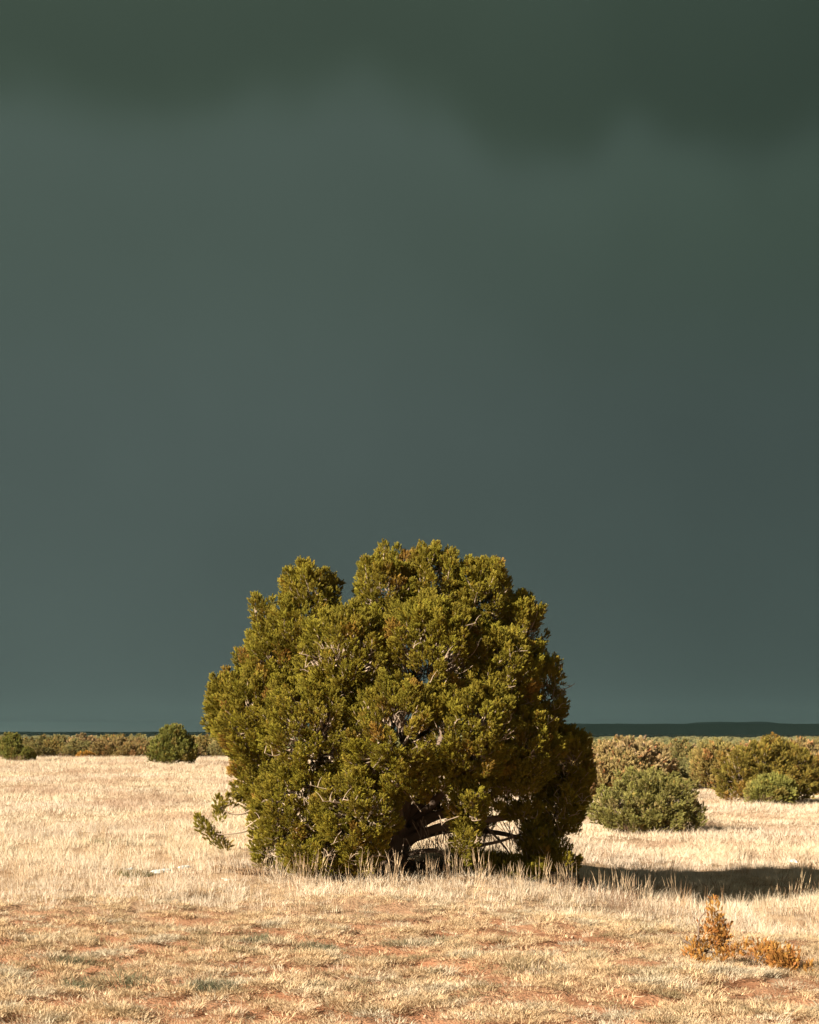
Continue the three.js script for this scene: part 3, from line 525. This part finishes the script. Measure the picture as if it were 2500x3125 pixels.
// ------------------------------------------------------------------ snow remnants
{
  const m = new THREE.MeshStandardMaterial({ color: new THREE.Color().setRGB(0.70, 0.76, 0.78), roughness: 0.75 }); m.name = 'old_snow';
  function snow(x, z, w, dep, h, seed, label, group) {
    const R = rng(seed), pos = [], idx = [], NA = 22, NR = 6, ph = R() * 9;
    for (let j = 0; j <= NR; j++) for (let i = 0; i < NA; i++) {
      const th = (i / NA) * 2 * Math.PI, f = j / NR, e = 1 + 0.35 * n2(Math.cos(th) * 1.2 + seed, Math.sin(th) * 1.2 + ph) + 0.15 * n2b(Math.cos(th) * 3 + seed, Math.sin(th) * 3), px = Math.cos(th) * w * 0.5 * e * f, pz = Math.sin(th) * dep * 0.5 * e * f;
      pos.push(px, height(x + px, z + pz) - height(x, z) + h * (1 - f ** 3) - 0.012 + h * 0.35 * n2(px * 9, pz * 9) * (1 - f), pz);
    }
    for (let j = 0; j < NR; j++) for (let i = 0; i < NA; i++) { const a = j * NA + i, b = j * NA + ((i + 1) % NA), c = a + NA, e = b + NA; idx.push(a, b, c, b, e, c); }
    const g = new THREE.BufferGeometry(); g.setAttribute('position', new THREE.Float32BufferAttribute(pos, 3)); g.setIndex(idx); g.computeVertexNormals();
    const o = part('snow_patch', g, m, scene); o.position.set(x, height(x, z), z); return tag(o, label, 'snow', group);
  }
  SNOW.forEach(([x, z, w, dep, h, label], i) => snow(x, z, w, dep, h, i + 1, label));
}

// ------------------------------------------------------------------ broken juniper branch with orange dead foliage, right foreground
{
  const bx = 2.25, bz = -11.3, t = thing('fallen_branch', 'broken juniper branch with orange dead foliage lying on the red soil', 'branch', [bx, height(bx, bz), bz]);
  const U = 0.00226, X = (x, y, z = 0) => V((x - 2250) * U, (2938 - y) * U, z), R = rng(91);
  const stems = [
    [[2090, 2865], [2115, 2880], [2145, 2895], [2200, 2900], [2230, 2872, 0.02], [2265, 2890, 0.12], [2320, 2905, 0.3], [2390, 2930, 0.42], 0.011],
    [[2130, 2888], [2137, 2840], [2140, 2800], [2160, 2775], [2168, 2755], 0.006], [[2138, 2835], [2128, 2810], [2120, 2790], 0.003], [[2090, 2868], [2080, 2850], [2085, 2835], 0.003],
    [[2190, 2905], [2188, 2860], [2182, 2820], [2185, 2775], 0.008], [[2145, 2895], [2150, 2930], [2140, 2960], 0.006], [[2200, 2905], [2210, 2860], [2215, 2830], 0.005],
  ];
  stems.forEach((s) => { const r = s[s.length - 1]; part('stem', tubeGeo(s.slice(0, -1).map((q) => X(...q)), r, r * 0.4, 6, s.length * 3, R, 0.2), barkMat, t); });
  const g = grow([], { seed: 92, space: 0.1, size: 0.1, count: 12, scale: 0.40, green: [0.38, 0.20, 0.05], brown: [0.36, 0.145, 0.04], rust: 0.4 });
  const spray = (x0, y0, rx, ry, n, z = 0, s = 0.1) => { for (let i = 0; i < n; i++) { const a = R() * 6.28, q = Math.sqrt(R()); g.clump(X(x0 + Math.cos(a) * q * rx, y0 + Math.sin(a) * q * ry, z + (R() - 0.5) * 0.16), V((R() - 0.5) * 1.2, 0.8, (R() - 0.5) * 0.9).normalize(), s * (0.7 + 0.5 * R())); } };
  spray(2186, 2778, 9, 18, 4); spray(2192, 2815, 20, 18, 8); spray(2172, 2842, 16, 16, 5); spray(2206, 2866, 26, 30, 14); spray(2182, 2888, 26, 16, 6); spray(2150, 2890, 26, 20, 7); spray(2118, 2910, 22, 14, 6, 0.05); spray(2142, 2950, 16, 26, 8, 0.08); spray(2215, 2915, 30, 12, 6, 0.06); spray(2285, 2888, 24, 12, 5, 0.15, 0.08); spray(2250, 2900, 20, 8, 4, 0.1, 0.08); spray(2312, 2896, 32, 24, 18, 0.3); spray(2350, 2908, 40, 30, 40, 0.42, 0.11); spray(2405, 2934, 32, 8, 9, 0.45, 0.08);
  const tw = [];
  for (let i = 0; i < 60; i++) { const right = R() < 0.4, p = right ? X(2270 + 120 * R(), 2900 + 25 * R(), 0.15 + 0.3 * R()) : X(2120 + 95 * R(), 2800 + 110 * R(), (R() - 0.5) * 0.12), e = p.clone().add(V((R() - 0.5) * 0.16, (R() - 0.25) * 0.14, (R() - 0.5) * 0.12)); if (e.y < 0) e.y = 0.01; tw.push(tubeGeo([p, p.clone().lerp(e, 0.5).add(V(0.012 * (R() - 0.5), 0.01, 0)), e], 0.003, 0.0012, 3, 3)); }
  part('twigs', mergeGeometries(tw), barkMat, t).userData.kind = 'stuff';
  const f = new THREE.Group(); f.name = 'dead_foliage'; t.add(f);
  sprigs.forEach((s, k) => instanced('foliage', s, leafMat, g.out.filter((_, i) => i % 3 === k), f));
}

// ------------------------------------------------------------------ single plants one can pick out in the grass
{
  const tuft = [0, 1].map((k) => blades(500 + k, 90, 0.10, 0.06, 0.17, 0.0052, 0.9));
  const kinds = { sage: [0.13, 0.13, 0.075], olive: [0.17, 0.155, 0.06], brown: [0.20, 0.13, 0.07] };
  function plant(name, x, z, s, sy, tone, label, category, seed) {
    const t = thing(name, label, category, [x, height(x, z), z]), R = rng(seed), list = [], c = kinds[tone];
    for (let i = 0; i < 16; i++) { const px = (R() - 0.5) * s, pz = (R() - 0.5) * s * 0.7, v = 0.75 + 0.6 * R(), k = 0.7 + 0.5 * R(); list.push([place(V(px, height(x + px, z + pz) - height(x, z) - 0.01, pz), V((R() - 0.5) * 0.5, 1, (R() - 0.5) * 0.5).normalize(), R() * 6.28, k * (0.5 + s), sy * k), c.map((q) => q * v)]); }
    tuft.forEach((g, k) => instanced('leaves', g, grassMat, list.filter((_, i) => i % 2 === k), t));
  }
  plant('grass_clump', -4.2, -23.0, 0.42, 1.1, 'olive', 'dark olive clump alone in the pale field at the left', 'clump', 1);
  plant('grass_clump', -2.02, -15.7, 0.2, 0.8, 'brown', 'nearly black little clump at the edge of the red soil, left', 'clump', 2);
  plant('grass_clump', -3.0, -18.0, 0.3, 0.7, 'olive', 'dark clump between the two main snow remnants', 'clump', 3);
  plant('sage_mat', -1.18, -12.4, 0.42, 0.45, 'sage', 'dark grey-green mat on the red soil, left of centre', 'plant', 4);
  plant('sage_mat', -0.72, -12.0, 0.34, 0.5, 'sage', 'dark grey-green mat at a red bare spot, nearest the left of centre', 'plant', 5);
  plant('sage_mat', 0.06, -12.3, 0.5, 0.45, 'sage', 'wide dark mat in the middle of the foreground', 'plant', 6);
  plant('sage_mat', -1.9, -10.4, 0.5, 0.6, 'sage', 'grey-green mat in the lower left of the foreground', 'plant', 7);
  plant('sage_mat', -1.2, -9.9, 0.3, 0.6, 'sage', 'small grey-green mat near the bottom edge, left', 'plant', 8);
  plant('sage_mat', -2.3, -11.3, 0.3, 0.5, 'sage', 'dark green mat near the left edge of the foreground', 'plant', 9);
}
renderer.render(scene, camera);
